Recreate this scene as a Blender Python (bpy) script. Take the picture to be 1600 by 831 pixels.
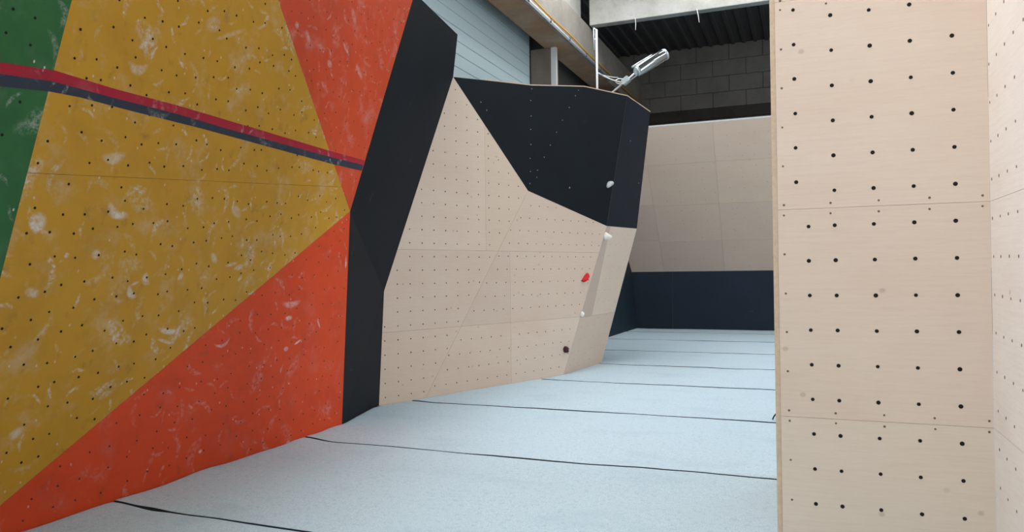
import bpy, bmesh, math, random
import numpy as np
from math import sin, cos, tan, atan, radians, pi
from mathutils import Matrix, Vector, noise as mnoise

random.seed(7)
scene = bpy.context.scene
COL = scene.collection
for o in list(bpy.data.objects):
    bpy.data.objects.remove(o, do_unlink=True)

# ------------------------------------------------------------------ camera
# hall axes: Y runs down the hall, X to the right, Z up; mat surface is z = 0
EYE = np.array([0.0, 0.0, 1.65])
FOCAL = 1157.0                         # pixels at 1600 wide
YAW, PITCH, ROLL = radians(21.8), atan(10.5 / FOCAL), 0.0125
_fh = np.array([-sin(YAW), cos(YAW), 0.0])
_r0 = np.array([cos(YAW), sin(YAW), 0.0])
_z = np.array([0.0, 0.0, 1.0])
C_F = _fh * cos(PITCH) + _z * sin(PITCH)
_u0 = _z * cos(PITCH) - _fh * sin(PITCH)
C_R = _r0 * cos(ROLL) - _u0 * sin(ROLL)
C_U = _u0 * cos(ROLL) + _r0 * sin(ROLL)
cam_data = bpy.data.cameras.new('camera')
cam = bpy.data.objects.new('camera', cam_data)
COL.objects.link(cam)
m = Matrix.Identity(4)
for i in range(3):
    m[i][0], m[i][1], m[i][2], m[i][3] = C_R[i], C_U[i], -C_F[i], EYE[i]
cam.matrix_world = m
cam_data.sensor_fit = 'HORIZONTAL'
cam_data.sensor_width = 36.0
cam_data.lens = 36.0 * FOCAL / 1600.0
cam_data.clip_start = 0.05
scene.camera = cam

# ------------------------------------------------------------------ world, light, exposure
world = bpy.data.worlds.new('world')
scene.world = world
world.use_nodes = True
bg = world.node_tree.nodes['Background']
bg.inputs[0].default_value = (0.75, 0.87, 1.0, 1)
bg.inputs[1].default_value = 1.0

ROOF_Z = 8.75
SKYLIGHTS = [(-4.98, -3.5, -4.0, 16.0), (-2.4, -0.8, 13.8, 16.7), (1.6, 4.4, 10.0, 20.0)]     # x0, x1, y0, y1 openings in the roof
SKY_POWER = [840, 120, 270]
for (x0, x1, y0, y1), pw in zip(SKYLIGHTS, SKY_POWER):
    ld = bpy.data.lights.new('skylight_daylight', 'AREA')
    ld.shape = 'RECTANGLE'
    ld.size, ld.size_y = x1 - x0, y1 - y0
    ld.energy = pw
    ld.color = (1.0, 1.0, 0.99)
    lo = bpy.data.objects.new('skylight_daylight', ld)
    lo.location = ((x0 + x1) / 2, (y0 + y1) / 2, ROOF_Z - 0.02)
    COL.objects.link(lo)

# high window strip over the near left wall, plus unseen fill lamps added behind it and at the end wall
#  name, position, size (level, upright), heading of the light, power
WINDOWS_AND_FILLS = [('side_window_daylight', (-5.72, 1.85, 5.75), (5.7, 1.7), (1, 0), 900),
           ('rear_left_fill', (-5.72, -3.6, 3.0), (4.2, 5.4), (1, 0), 380),  # unseen lamp added to brighten the lower right wall
           ('right_clerestory_daylight', (7.9, 7.0, 7.2), (15.0, 2.0), (-1, 0), 560),
           ('end_wall_fill', (1.0, -5.95, 3.6), (8.0, 4.0), (0, 1), 130)]  # unseen lamp added to brighten faces turned to the viewer
for nm, loc, (sw, sh_), hd, pw in WINDOWS_AND_FILLS:
    ld = bpy.data.lights.new(nm, 'AREA')
    ld.shape = 'RECTANGLE'
    ld.size, ld.size_y = sw, sh_
    ld.energy = pw
    ld.color = (0.97, 0.985, 1.0)
    lo = bpy.data.objects.new(nm, ld)
    lo.location = loc
    lo.rotation_euler = Vector((hd[0], hd[1], 0)).to_track_quat('-Z', 'Z').to_euler()
    COL.objects.link(lo)

vs = scene.view_settings
vs.view_transform = 'Standard'
vs.look = 'None'
vs.gamma = 1.0
vs.use_curve_mapping = False
vs.exposure = 0.12

# ------------------------------------------------------------------ helpers: survey
def ray(x, y):
    return C_F * FOCAL + C_R * (x - 800) + C_U * (415.5 - y)

def on(x, y, pl):
    """sight line through a survey mark, met with the real plane (point, normal)"""
    a, n = pl
    d = ray(x, y)
    return EYE + d * (np.dot(np.asarray(a) - EYE, n) / np.dot(d, n))

def level(x, y, z=0.0):
    return on(x, y, (np.array([0, 0, z]), np.array([0, 0, 1.0])))

def plane3(a, b, c):
    n = np.cross(b - a, c - a)
    n = n / np.linalg.norm(n)
    if n @ (EYE - a) < 0:
        n = -n
    return np.asarray(a), n

class Facet:
    """a flat face: u runs level to the viewer's right, v up the slope"""
    def __init__(s, a, n):
        s.a = np.asarray(a, float)
        s.n = np.asarray(n, float) / np.linalg.norm(n)
        u = np.cross(_z, s.n)
        s.u = u / np.linalg.norm(u)
        s.v = np.cross(s.n, s.u)
    def pl(s):
        return s.a, s.n
    def px(s, x, y):
        return s.to2(on(x, y, s.pl()))
    def to2(s, p):
        d = np.asarray(p) - s.a
        return np.array([d @ s.u, d @ s.v])
    def to3(s, q, h=0.0):
        return s.a + s.u * q[0] + s.v * q[1] + s.n * h

def area2(p):
    return 0.5 * sum(p[i][0] * p[(i + 1) % len(p)][1] - p[(i + 1) % len(p)][0] * p[i][1] for i in range(len(p)))

def split(poly, a, b):
    """cut a 2D polygon with the line a-b; returns (left piece, right piece)"""
    a, b = np.asarray(a), np.asarray(b)
    d = b - a
    s = [d[0] * (p[1] - a[1]) - d[1] * (p[0] - a[0]) for p in poly]
    L, Rr = [], []
    for i in range(len(poly)):
        j = (i + 1) % len(poly)
        p, q = np.asarray(poly[i]), np.asarray(poly[j])
        if s[i] >= 0: L.append(p)
        if s[i] <= 0: Rr.append(p)
        if s[i] * s[j] < 0:
            x = p + (q - p) * (s[i] / (s[i] - s[j]))
            L.append(x); Rr.append(x)
    return L, Rr

def inset(poly, g):
    if area2(poly) < 0:
        poly = poly[::-1]
    out = []
    n = len(poly)
    for i in range(n):
        p0, p1, p2 = (np.asarray(poly[(i + k) % n]) for k in (-1, 0, 1))
        e1 = (p1 - p0) / (np.linalg.norm(p1 - p0) + 1e-9)
        e2 = (p2 - p1) / (np.linalg.norm(p2 - p1) + 1e-9)
        n1 = np.array([-e1[1], e1[0]]); n2 = np.array([-e2[1], e2[0]])
        b = n1 + n2
        den = max(0.25, 1 + n1 @ n2)
        out.append(p1 + b / den * g)
    return out

def inside(poly, p, margin=0.0):
    """point in convex or concave polygon and at least margin from its edges"""
    c = False
    n = len(poly)
    for i in range(n):
        x1, y1 = poly[i]; x2, y2 = poly[(i + 1) % n]
        if (y1 > p[1]) != (y2 > p[1]) and p[0] < (x2 - x1) * (p[1] - y1) / (y2 - y1) + x1:
            c = not c
    if not c:
        return False
    for i in range(n):
        a = np.asarray(poly[i]); b = np.asarray(poly[(i + 1) % n])
        t = np.clip(np.dot(np.asarray(p) - a, b - a) / (np.dot(b - a, b - a) + 1e-12), 0, 1)
        if np.linalg.norm(a + (b - a) * t - np.asarray(p)) < margin:
            return False
    return True

# ------------------------------------------------------------------ helpers: objects
def link(name, me, parent=None):
    o = bpy.data.objects.new(name, me)
    COL.objects.link(o)
    if parent is not None:
        o.parent = parent
    return o

def tag(o, label=None, cat=None, group=None, kind=None):
    if label: o['label'] = label
    if cat: o['category'] = cat
    if group: o['group'] = group
    if kind: o['kind'] = kind
    return o

def thing(name, label, cat, group=None):
    return tag(link(name, None), label, cat, group)

def mesh_from(name, bm, mats, parent=None, smooth=False):
    me = bpy.data.meshes.new(name)
    bm.to_mesh(me)
    bm.free()
    for mm in (mats if isinstance(mats, (list, tuple)) else [mats]):
        me.materials.append(mm)
    if smooth:
        for p in me.polygons:
            p.use_smooth = True
    return link(name, me, parent)

def plate(name, fc, poly, mats, parent, thick=0.018, gap=0.0, color=None, lift=0.0):
    """a sheet cut to a 2D outline on a facet: face material 0, edges and back material 1; UV in metres"""
    if gap:
        poly = inset(poly, gap)
    elif area2(poly) < 0:
        poly = poly[::-1]
    bm = bmesh.new()
    uvl = bm.loops.layers.uv.new('UVMap')
    f = [bm.verts.new(fc.to3(q, lift)) for q in poly]
    b = [bm.verts.new(fc.to3(q, lift - thick)) for q in poly]
    face = bm.faces.new(f)
    for lp, q in zip(face.loops, poly):
        lp[uvl].uv = (q[0], q[1])
    back = bm.faces.new(b[::-1])
    n = len(f)
    sides = []
    for i in range(n):
        j = (i + 1) % n
        sides.append(bm.faces.new((f[j], f[i], b[i], b[j])))
    for s in sides + [back]:
        s.material_index = 1 if len(mats) > 1 else 0
        for lp in s.loops:
            q = fc.to2(np.array(lp.vert.co))
            lp[uvl].uv = (q[0], q[1])
    o = mesh_from(name, bm, mats, parent)
    if color:
        o.color = (*color, 1)
    return o

def dots(name, fc, pts, r, mat, parent, seg=8, h=0.0012):
    """bolt holes / screw heads: low discs, one joined part"""
    if not len(pts):
        return None
    V, Fc = [], []
    for q in pts:
        k = len(V)
        rr = r * random.uniform(0.9, 1.1)
        for i in range(seg):
            a = 2 * pi * i / seg
            V.append(tuple(fc.to3((q[0] + rr * cos(a), q[1] + rr * sin(a)), h)))
        for i in range(seg):
            a = 2 * pi * i / seg
            V.append(tuple(fc.to3((q[0] + rr * cos(a), q[1] + rr * sin(a)), -0.001)))
        Fc.append(tuple(range(k, k + seg)))
        for i in range(seg):
            j = (i + 1) % seg
            Fc.append((k + j, k + i, k + seg + i, k + seg + j))
    me = bpy.data.meshes.new(name)
    me.from_pydata(V, [], Fc)
    me.materials.append(mat)
    return tag(link(name, me, parent), kind='stuff')

def grid(poly, o, du, dv, margin=0.03, jit=0.0, stagger=0.0):
    """hole pattern: lattice through o with steps du and dv, kept inside the outline"""
    xs = [p[0] for p in poly]; ys = [p[1] for p in poly]
    du, dv, o = np.asarray(du, float), np.asarray(dv, float), np.asarray(o, float)
    Mi = np.linalg.inv(np.array([du, dv]).T)
    cor = [Mi @ (np.array([x, y]) - o) for x in (min(xs), max(xs)) for y in (min(ys), max(ys))]
    i0, i1 = int(min(c[0] for c in cor)) - 2, int(max(c[0] for c in cor)) + 2
    j0, j1 = int(min(c[1] for c in cor)) - 1, int(max(c[1] for c in cor)) + 1
    out = []
    for j in range(j0, j1 + 1):
        for i in range(i0, i1 + 1):
            p = o + du * (i + (stagger if j % 2 else 0)) + dv * j
            if jit:
                p = p + np.array([random.uniform(-jit, jit), random.uniform(-jit, jit)])
            if inside(poly, p, margin):
                out.append(p)
    return out

def add_box(bm, x0, x1, y0, y1, z0, z1):
    r = bmesh.ops.create_cube(bm, size=1)
    for v in r['verts']:
        v.co = (x0 + (v.co.x + .5) * (x1 - x0), y0 + (v.co.y + .5) * (y1 - y0), z0 + (v.co.z + .5) * (z1 - z0))
    return r['verts']

def box(name, x0, x1, y0, y1, z0, z1, mat, parent=None, bevel=0.0):
    bm = bmesh.new()
    add_box(bm, x0, x1, y0, y1, z0, z1)
    if bevel:
        bmesh.ops.bevel(bm, geom=bm.edges[:], offset=bevel, segments=2, affect='EDGES', profile=0.6)
    return mesh_from(name, bm, mat, parent)

def tube(name, pts, r, mat, parent=None, seg=10, caps=True):
    """swept round bar through points; r a number or one per point"""
    pts = [Vector(p) for p in pts]
    rs = r if isinstance(r, (list, tuple)) else [r] * len(pts)
    bm = bmesh.new()
    rings = []
    prev = None
    for i, p in enumerate(pts):
        t = (pts[min(i + 1, len(pts) - 1)] - pts[max(i - 1, 0)]).normalized()
        ref = prev if prev is not None else (Vector((0, 0, 1)) if abs(t.z) < 0.9 else Vector((1, 0, 0)))
        a = (ref - t * ref.dot(t)).normalized()
        prev = a
        b = t.cross(a)
        rings.append([bm.verts.new(p + (a * cos(2 * pi * k / seg) + b * sin(2 * pi * k / seg)) * rs[i]) for k in range(seg)])
    for A, B in zip(rings, rings[1:]):
        for k in range(seg):
            bm.faces.new((A[k], A[(k + 1) % seg], B[(k + 1) % seg], B[k]))
    if caps:
        bm.faces.new(rings[0][::-1]); bm.faces.new(rings[-1])
    bmesh.ops.recalc_face_normals(bm, faces=bm.faces[:])
    o = mesh_from(name, bm, mat, parent)
    for p in o.data.polygons:
        p.use_smooth = len(p.vertices) == 4
    return o

# ------------------------------------------------------------------ helpers: materials
def lin(r, g, b):
    f = lambda c: (c / 255 / 12.92) if c / 255 <= 0.04045 else ((c / 255 + 0.055) / 1.055) ** 2.4
    return (f(r), f(g), f(b), 1)

class N:
    """small node-tree writer"""
    def __init__(s, name, rough=0.6, spec=0.3, metal=0.0):
        s.m = bpy.data.materials.new(name)
        s.m.use_nodes = True
        s.t = s.m.node_tree
        s.b = s.t.nodes['Principled BSDF']
        s.b.inputs['Roughness'].default_value = rough
        s.b.inputs['Metallic'].default_value = metal
        s.b.inputs['Specular IOR Level'].default_value = spec
    def n(s, kind, **kw):
        nd = s.t.nodes.new(kind)
        for k, v in kw.items():
            if k == 'ins':
                for kk, vv in v.items():
                    s.put(nd.inputs[kk], vv)
            else:
                setattr(nd, k, v)
        return nd
    def put(s, sock, v):
        if isinstance(v, bpy.types.NodeSocket):
            s.t.links.new(v, sock)
        else:
            sock.default_value = v
    def math(s, op, a, b=0.0, c=0.0, clamp=False):
        nd = s.n('ShaderNodeMath', operation=op, use_clamp=clamp)
        for i, v in enumerate((a, b, c)):
            s.put(nd.inputs[i], v)
        return nd.outputs[0]
    def vmath(s, op, a, b=(0, 0, 0)):
        nd = s.n('ShaderNodeVectorMath', operation=op)
        s.put(nd.inputs[0], a)
        s.put(nd.inputs[1], b)
        return nd.outputs['Value'] if op in ('LENGTH', 'DOT_PRODUCT', 'DISTANCE') else nd.outputs[0]
    def uv(s):
        return s.n('ShaderNodeUVMap', uv_map='UVMap').outputs[0]
    def pos(s):
        return s.n('ShaderNodeNewGeometry').outputs['Position']
    def noise(s, vec, scale, detail=3.0, rough=0.55, stretch=(1, 1, 1), dist=0.0):
        v = s.vmath('MULTIPLY', vec, stretch)
        nd = s.n('ShaderNodeTexNoise', ins={'Vector': v, 'Scale': scale, 'Detail': detail, 'Roughness': rough, 'Distortion': dist})
        return nd.outputs[0]
    def ramp(s, fac, lo, hi, a=0.0, b=1.0):
        nd = s.n('ShaderNodeMapRange', clamp=True, interpolation_type='SMOOTHSTEP')
        for k, v in (('Value', fac), ('From Min', lo), ('From Max', hi), ('To Min', a), ('To Max', b)):
            s.put(nd.inputs[k], v)
        return nd.outputs[0]
    def mix(s, fac, a, b, mode='MIX'):
        nd = s.n('ShaderNodeMix', data_type='RGBA', blend_type=mode)
        s.put(nd.inputs[0], fac); s.put(nd.inputs[6], a); s.put(nd.inputs[7], b)
        return nd.outputs[2]
    def bump(s, h, strength=0.2, dist=0.01):
        nd = s.n('ShaderNodeBump', ins={'Height': h, 'Strength': strength, 'Distance': dist})
        s.t.links.new(nd.outputs[0], s.b.inputs['Normal'])
    def out(s, col):
        s.put(s.b.inputs['Base Color'], col)
        return s.m
    def smudges(s, uv, scale, length, width, keep, bend=0.0, offset=0.0):
        """scattered rubbed strokes: one turned, stretched, broken-up blot in some cells"""
        p = s.vmath('ADD', uv, (offset, offset * 1.7, 0))
        wob = s.n('ShaderNodeTexNoise', ins={'Vector': p, 'Scale': scale * 2.2, 'Detail': 2.0})
        w = s.vmath('MULTIPLY', s.vmath('SUBTRACT', wob.outputs['Color'], (.5, .5, .5)), (width * 1.6, width * 1.6, 0))
        vo = s.n('ShaderNodeTexVoronoi', voronoi_dimensions='2D', feature='F1', ins={'Vector': p, 'Scale': scale})
        loc = s.vmath('ADD', s.vmath('SUBTRACT', p, vo.outputs['Position']), w)
        sep = s.n('ShaderNodeSeparateColor', ins={0: vo.outputs['Color']})
        rot = s.n('ShaderNodeVectorRotate', rotation_type='Z_AXIS', ins={'Vector': loc, 'Angle': s.math('MULTIPLY', sep.outputs[0], 6.28)})
        xy = s.n('ShaderNodeSeparateXYZ', ins={0: rot.outputs[0]})
        x = s.math('DIVIDE', xy.outputs[0], length)
        y = s.math('DIVIDE', s.math('SUBTRACT', xy.outputs[1], s.math('MULTIPLY', s.math('MULTIPLY', x, x), bend)), width)
        d = s.math('ADD', s.math('MULTIPLY', x, x), s.math('MULTIPLY', y, y))
        blot = s.ramp(d, 0.0, 1.1, 1.0, 0.0)
        g = s.ramp(sep.outputs[1], keep, min(1.0, keep + 0.35))
        tex = s.ramp(s.noise(p, 26.0, 4.0, 0.7), 0.38, 0.68)
        return s.math('MULTIPLY', s.math('MULTIPLY', blot, g), tex)
    def mark(s, uv, c, ang, length, width, bend=0.0):
        """one chalk rub at a known spot on the wall"""
        loc = s.vmath('SUBTRACT', uv, (c[0], c[1], 0))
        rot = s.n('ShaderNodeVectorRotate', rotation_type='Z_AXIS', ins={'Vector': loc, 'Angle': ang})
        xy = s.n('ShaderNodeSeparateXYZ', ins={0: rot.outputs[0]})
        x = s.math('DIVIDE', xy.outputs[0], length)
        y = s.math('DIVIDE', s.math('SUBTRACT', xy.outputs[1], s.math('MULTIPLY', s.math('MULTIPLY', x, x), bend)), width)
        d = s.math('ADD', s.math('MULTIPLY', x, x), s.math('MULTIPLY', y, y))
        return s.ramp(d, 0.0, 1.15, 1.0, 0.0)

def mat_ply(name, base, strong=1.0):
    k = N(name, rough=0.62, spec=0.25)
    uv = k.uv()
    grain = k.noise(uv, 9.0, 4.0, 0.6, stretch=(0.35, 6.0, 1))
    fine = k.noise(uv, 60.0, 3.0, 0.6, stretch=(0.25, 4.0, 1))
    cloud = k.noise(uv, 1.3, 3.0, 0.5, stretch=(0.6, 1.4, 1))
    oi = k.n('ShaderNodeObjectInfo')
    c = k.mix(1.0, base, oi.outputs['Color'], 'MULTIPLY')
    c = k.mix(k.math('MULTIPLY', k.ramp(grain, .35, .75), 0.10 * strong), c, lin(176, 140, 118))
    c = k.mix(k.math('MULTIPLY', k.ramp(fine, .4, .7), 0.06 * strong), c, lin(150, 118, 100))
    c = k.mix(k.math('MULTIPLY', k.ramp(cloud, .4, .75), 0.16 * strong), c, lin(196, 158, 134))
    # small knots
    vo = k.n('ShaderNodeTexVoronoi', voronoi_dimensions='2D', feature='F1', ins={'Vector': k.vmath('MULTIPLY', uv, (1, 1.2, 1)), 'Scale': 2.3})
    sc = k.n('ShaderNodeSeparateColor', ins={0: vo.outputs['Color']})
    kn = k.math('MULTIPLY', k.ramp(vo.outputs['Distance'], 0.02, 0.055, 1, 0), k.ramp(sc.outputs[0], .55, .7))
    c = k.mix(k.math('MULTIPLY', kn, 0.28 * strong), c, lin(120, 95, 80))
    k.bump(fine, 0.05, 0.002)
    return k.out(c)

def mat_paint(name, base, dark, chalk=1.0, haze=0.1, marks=(), seed=0.0, chips=0.6, fine=1.0):
    k = N(name, rough=0.55, spec=0.3)
    uv = k.uv()
    wear = k.noise(k.vmath('ADD', uv, (seed, seed, 0)), 2.6, 4.0, 0.6)
    c = k.mix(k.math('MULTIPLY', k.ramp(wear, .42, .72), 0.5), base, dark)
    scuff = k.noise(uv, 7.0, 4.0, 0.65, stretch=(1, .8, 1))
    c = k.mix(k.math('MULTIPLY', k.ramp(scuff, .56, .78), 0.35), c, lin(92, 62, 40))
    white = lin(214, 208, 204)
    region = k.ramp(k.noise(k.vmath('ADD', uv, (seed + 3, 1, 0)), 0.9, 2.0), .36, .6)
    lay = k.math('ADD', k.math('MULTIPLY', k.smudges(uv, 2.0, .16, .075, .45, .04, seed), 0.5),
                 k.math('MULTIPLY', k.smudges(uv, 3.3, .13, .03, .4, .06, seed + 5), 0.55))
    lay = k.math('ADD', lay, k.math('MULTIPLY', k.smudges(uv, 6.5, .07, .016, .5, .02, seed + 9), 0.6 * fine))
    lay = k.math('MULTIPLY', lay, k.math('ADD', k.math('MULTIPLY', region, .8), .25))
    hz = k.math('MULTIPLY', k.ramp(k.noise(k.vmath('ADD', uv, (seed, 7, 0)), 3.4, 5.0, .65), .5, .8), haze)
    # chipped flecks of paint
    vo = k.n('ShaderNodeTexVoronoi', voronoi_dimensions='2D', feature='F1', ins={'Vector': k.vmath('ADD', k.vmath('MULTIPLY', uv, (1, .7, 1)), (seed, 2, 0)), 'Scale': 7.0})
    sc = k.n('ShaderNodeSeparateColor', ins={0: vo.outputs['Color']})
    fl = k.math('MULTIPLY', k.ramp(vo.outputs['Distance'], 0.02, 0.06, 1, 0), k.ramp(sc.outputs[1], .72, .8))
    f = k.math('ADD', k.math('MULTIPLY', lay, chalk), k.math('ADD', hz, k.math('MULTIPLY', fl, chips)))
    tex = k.ramp(k.noise(uv, 22.0, 4.0, .7), .3, .65, .25, 1.0)
    for (cc, ang, ln, wd, bd, st) in marks:
        f = k.math('ADD', f, k.math('MULTIPLY', k.math('MULTIPLY', k.mark(uv, cc, ang, ln, wd, bd), st), tex))
    f = k.math('MINIMUM', f, 0.85)
    c = k.mix(f, c, white)
    k.bump(wear, 0.06, 0.004)
    return k.out(c)

def mat_black(name, base=(18, 24, 30), specks=0.35):
    k = N(name, rough=0.6, spec=0.14)
    uv = k.uv()
    w = k.noise(uv, 1.4, 4.0, .6)
    c = k.mix(k.math('MULTIPLY', k.ramp(w, .35, .7), .5), lin(*base), lin(base[0] + 5, base[1] + 6, base[2] + 8))
    sm = k.smudges(uv, 1.6, .10, .018, .6, .02, 3.0)
    c = k.mix(k.math('MULTIPLY', sm, 0.12), c, lin(150, 155, 160))
    return k.out(c)

def mat_flat(name, col, rough=0.6, spec=0.3, metal=0.0, vary=0.12, scale=6.0):
    k = N(name, rough=rough, spec=spec, metal=metal)
    w = k.noise(k.pos(), scale, 4.0, .6)
    d = tuple(c * 0.72 for c in col[:3]) + (1,)
    return k.out(k.mix(k.math('MULTIPLY', k.ramp(w, .35, .7), vary * 3), col, d))

def mat_concrete(name, base, dark, stain=0.5, scale=1.6, warm=None):
    k = N(name, rough=0.85, spec=0.2)
    p = k.pos()
    a = k.noise(p, scale, 5.0, .65)
    b = k.noise(p, scale * 9, 4.0, .6)
    c = k.mix(k.math('MULTIPLY', k.ramp(a, .35, .7), stain), base, dark)
    c = k.mix(k.math('MULTIPLY', k.ramp(b, .5, .75), .3), c, dark)
    if warm:
        c = k.mix(k.math('MULTIPLY', k.ramp(k.noise(p, .9, 3.0), .4, .65), .7), c, warm)
    k.bump(b, .25, .01)
    return k.out(c)

PLY = mat_ply('birch_plywood', lin(220, 203, 189))
PLY_EDGE = mat_flat('plywood_edge', lin(208, 184, 160), vary=.15, scale=40)
BLACK = mat_black('black_wall_paint')
HOLE = mat_flat('dark_bolt_hole', lin(22, 19, 18), rough=.8, vary=0)
HOLE_SOFT = mat_flat('brown_bolt_hole', lin(64, 52, 48), rough=.8, vary=0)
SCREW = mat_flat('countersunk_screw', lin(104, 88, 78), rough=.6, vary=0)
SPECK = mat_flat('pale_screw', lin(170, 172, 174), rough=.5, vary=0)
CONC = mat_concrete('grey_concrete', lin(178, 177, 173), lin(140, 138, 132), .6, 1.4)
CONC_WARM = mat_concrete('beam_concrete', lin(176, 154, 132), lin(138, 116, 96), .6, 1.2, lin(168, 126, 92))
BLOCKM = mat_concrete('block_concrete', lin(138, 136, 132), lin(108, 106, 103), .5, 1.0)
MORTAR = mat_flat('dark_mortar', lin(112, 110, 106), rough=.9)
SLAB = mat_concrete('floor_concrete', lin(120, 118, 114), lin(90, 88, 85), .5)
DECK = mat_flat('dark_roof_deck', lin(92, 92, 95), rough=.7, vary=.1, scale=2)
SIDING = mat_flat('pale_metal_siding', lin(206, 230, 238), rough=.5, spec=.4, vary=.05, scale=25)
GALV = mat_flat('galvanised_steel', lin(190, 200, 204), rough=.3, metal=.6, vary=.06, scale=20)
WHITE_STEEL = mat_flat('white_painted_steel', lin(222, 224, 224), rough=.4, vary=.04)
CHROME = mat_flat('polished_aluminium', lin(176, 180, 180), rough=.16, metal=.95, vary=.03)
WALLPAINT = mat_flat('pale_hall_wall', lin(196, 196, 192), rough=.8, vary=.04)

# ------------------------------------------------------------------ the hall
def struct(o):
    o['kind'] = 'structure'
    return o

XS = -5.8                       # inner face of the siding
Y_BACK = 24.0
struct(box('floor', -6.2, 8.2, -6.2, 24.4, -0.5, -0.3, SLAB))

# roof deck with three rooflight openings, ribs below
roof = struct(link('ceiling', None))
xcuts = [-6.2] + [v for s_ in SKYLIGHTS for v in s_[:2]] + [8.2]
bm = bmesh.new()
for i in range(len(xcuts) - 1):
    x0, x1 = xcuts[i], xcuts[i + 1]
    if i % 2:
        s_ = SKYLIGHTS[i // 2]
        add_box(bm, x0, x1, -6.2, s_[2], ROOF_Z, ROOF_Z + .2)
        add_box(bm, x0, x1, s_[3], 24.4, ROOF_Z, ROOF_Z + .2)
    else:
        add_box(bm, x0, x1, -6.2, 24.4, ROOF_Z, ROOF_Z + .2)
mesh_from('roof_deck', bm, DECK, roof)
rib_me = None
x = -5.7
while x < 1.3:
    if rib_me is None:
        bm = bmesh.new()
        vs_ = add_box(bm, -.07, .07, 17.9, 23.98, ROOF_Z - .06, ROOF_Z)
        for v in vs_:
            if v.co.z < ROOF_Z - .03:
                v.co.x *= .6
        r_ = mesh_from('deck_rib', bm, DECK, roof)
        rib_me = r_.data
    else:
        r_ = link('deck_rib', rib_me, roof)
    r_.location.x = x
    x += 0.33

# block wall at the end of the hall: a mortar core with every block in front of it
wall_back = struct(link('wall_back', None))
box('mortar_core', -6.2, 8.2, Y_BACK + .03, 24.4, -.3, ROOF_Z, MORTAR, wall_back)
bw, bh, bj = 1.0, .5, .014
blk = None
rows = int((ROOF_Z - 4.0) / bh) + 1
for j in range(rows):
    z0 = ROOF_Z - (j + 1) * bh
    for i in range(8):
        x0 = -6.2 + i * bw + (bw / 2 if j % 2 else 0)
        if blk is None:
            bm = bmesh.new()
            add_box(bm, 0, bw - bj, 0, .05, 0, bh - bj)
            bmesh.ops.bevel(bm, geom=[e for e in bm.edges if all(v.co.y < .01 for v in e.verts)], offset=.008, segments=1, affect='EDGES')
            o = mesh_from('block', bm, BLOCKM, wall_back)
            blk = o.data
        else:
            o = link('block', blk, wall_back)
        o.location = (x0, Y_BACK - random.uniform(0, .012), z0)
box('dark_wall_band', -5.4, 3.0, Y_BACK - .1, Y_BACK - .02, 6.4, 6.75, mat_concrete('dark_band', lin(74, 72, 70), lin(52, 50, 48)), wall_back)  # darker band across the block wall

struct(box('wall_right', 8.0, 8.2, -6.2, 24.4, -.3, ROOF_Z, WALLPAINT))
struct(box('wall_front', -6.2, 8.0, -6.2, -6.0, -.3, ROOF_Z, WALLPAINT))

# long left wall: horizontal metal siding planks
wall_left = struct(link('wall_left', None))
box('wall_core', XS - .4, XS - .05, -6.0, 24.0, -.3, ROOF_Z, MORTAR, wall_left)
pl_me = None
z = 3.2
while z < 7.4:
    if pl_me is None:
        bm = bmesh.new()
        add_box(bm, -.05, 0, -6.0, 15.74, 0, .232)
        bmesh.ops.bevel(bm, geom=[e for e in bm.edges if all(v.co.x > -.01 for v in e.verts)], offset=.008, segments=1, affect='EDGES')
        o = mesh_from('siding_plank', bm, SIDING, wall_left)
        pl_me = o.data
    else:
        o = link('siding_plank', pl_me, wall_left)
    o.location = (XS, 0, z)
    z += .24

# concrete frame
BX0, BX1, BZ0, BZ1 = -5.45, -4.85, 6.7, 7.6
eb = struct(box('eaves_beam', BX0, BX1, -6.0, 24.0, BZ0, BZ1, mat_concrete('eaves_concrete', lin(150, 145, 137), lin(118, 112, 104), .6, 1.4), bevel=.015))
eb.data.materials.append(CONC_WARM)          # warmer brown soffit
for p_ in eb.data.polygons:
    if p_.normal.z < -.5:
        p_.material_index = 1
struct(box('upper_beam', -5.6, -5.02, -6.0, 17.25, BZ1, 8.25, CONC, bevel=.015))
struct(box('cross_beam', -4.84, 8.0, 17.35, 17.6, 7.62, ROOF_Z, CONC, bevel=.02))
pil = struct(link('pillar', None))
box('shaft', -5.79, -5.3, 15.75, 16.3, -.3, BZ0, mat_concrete('pillar_concrete', lin(134, 124, 116), lin(104, 95, 88), .6, 1.2), pil, bevel=.02)

# ------------------------------------------------------------------ padded floor: one mat per strip, gaps wavy
def mat_felt():
    k = N('grey_felt', rough=.95, spec=.08)
    p = k.pos()
    a = k.noise(p, 130.0, 3.0, .75)
    b = k.noise(p, 22.0, 5.0, .7)
    d = k.noise(p, 1.6, 4.0, .6, stretch=(.7, 1.3, 1))
    c = k.mix(k.ramp(a, .3, .7), lin(170, 192, 205), lin(208, 226, 236))
    c = k.mix(k.math('MULTIPLY', k.ramp(b, .48, .72), .45), c, lin(156, 180, 194))
    c = k.mix(k.math('MULTIPLY', k.ramp(d, .5, .72), .3), c, lin(164, 188, 202))
    k.bump(k.math('ADD', k.math('MULTIPLY', a, .5), b), .35, .006)
    return k.out(c)
FELT = mat_felt()
MAT_SIDE = mat_flat('dark_mat_side', lin(48, 54, 60), rough=.9)

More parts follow.
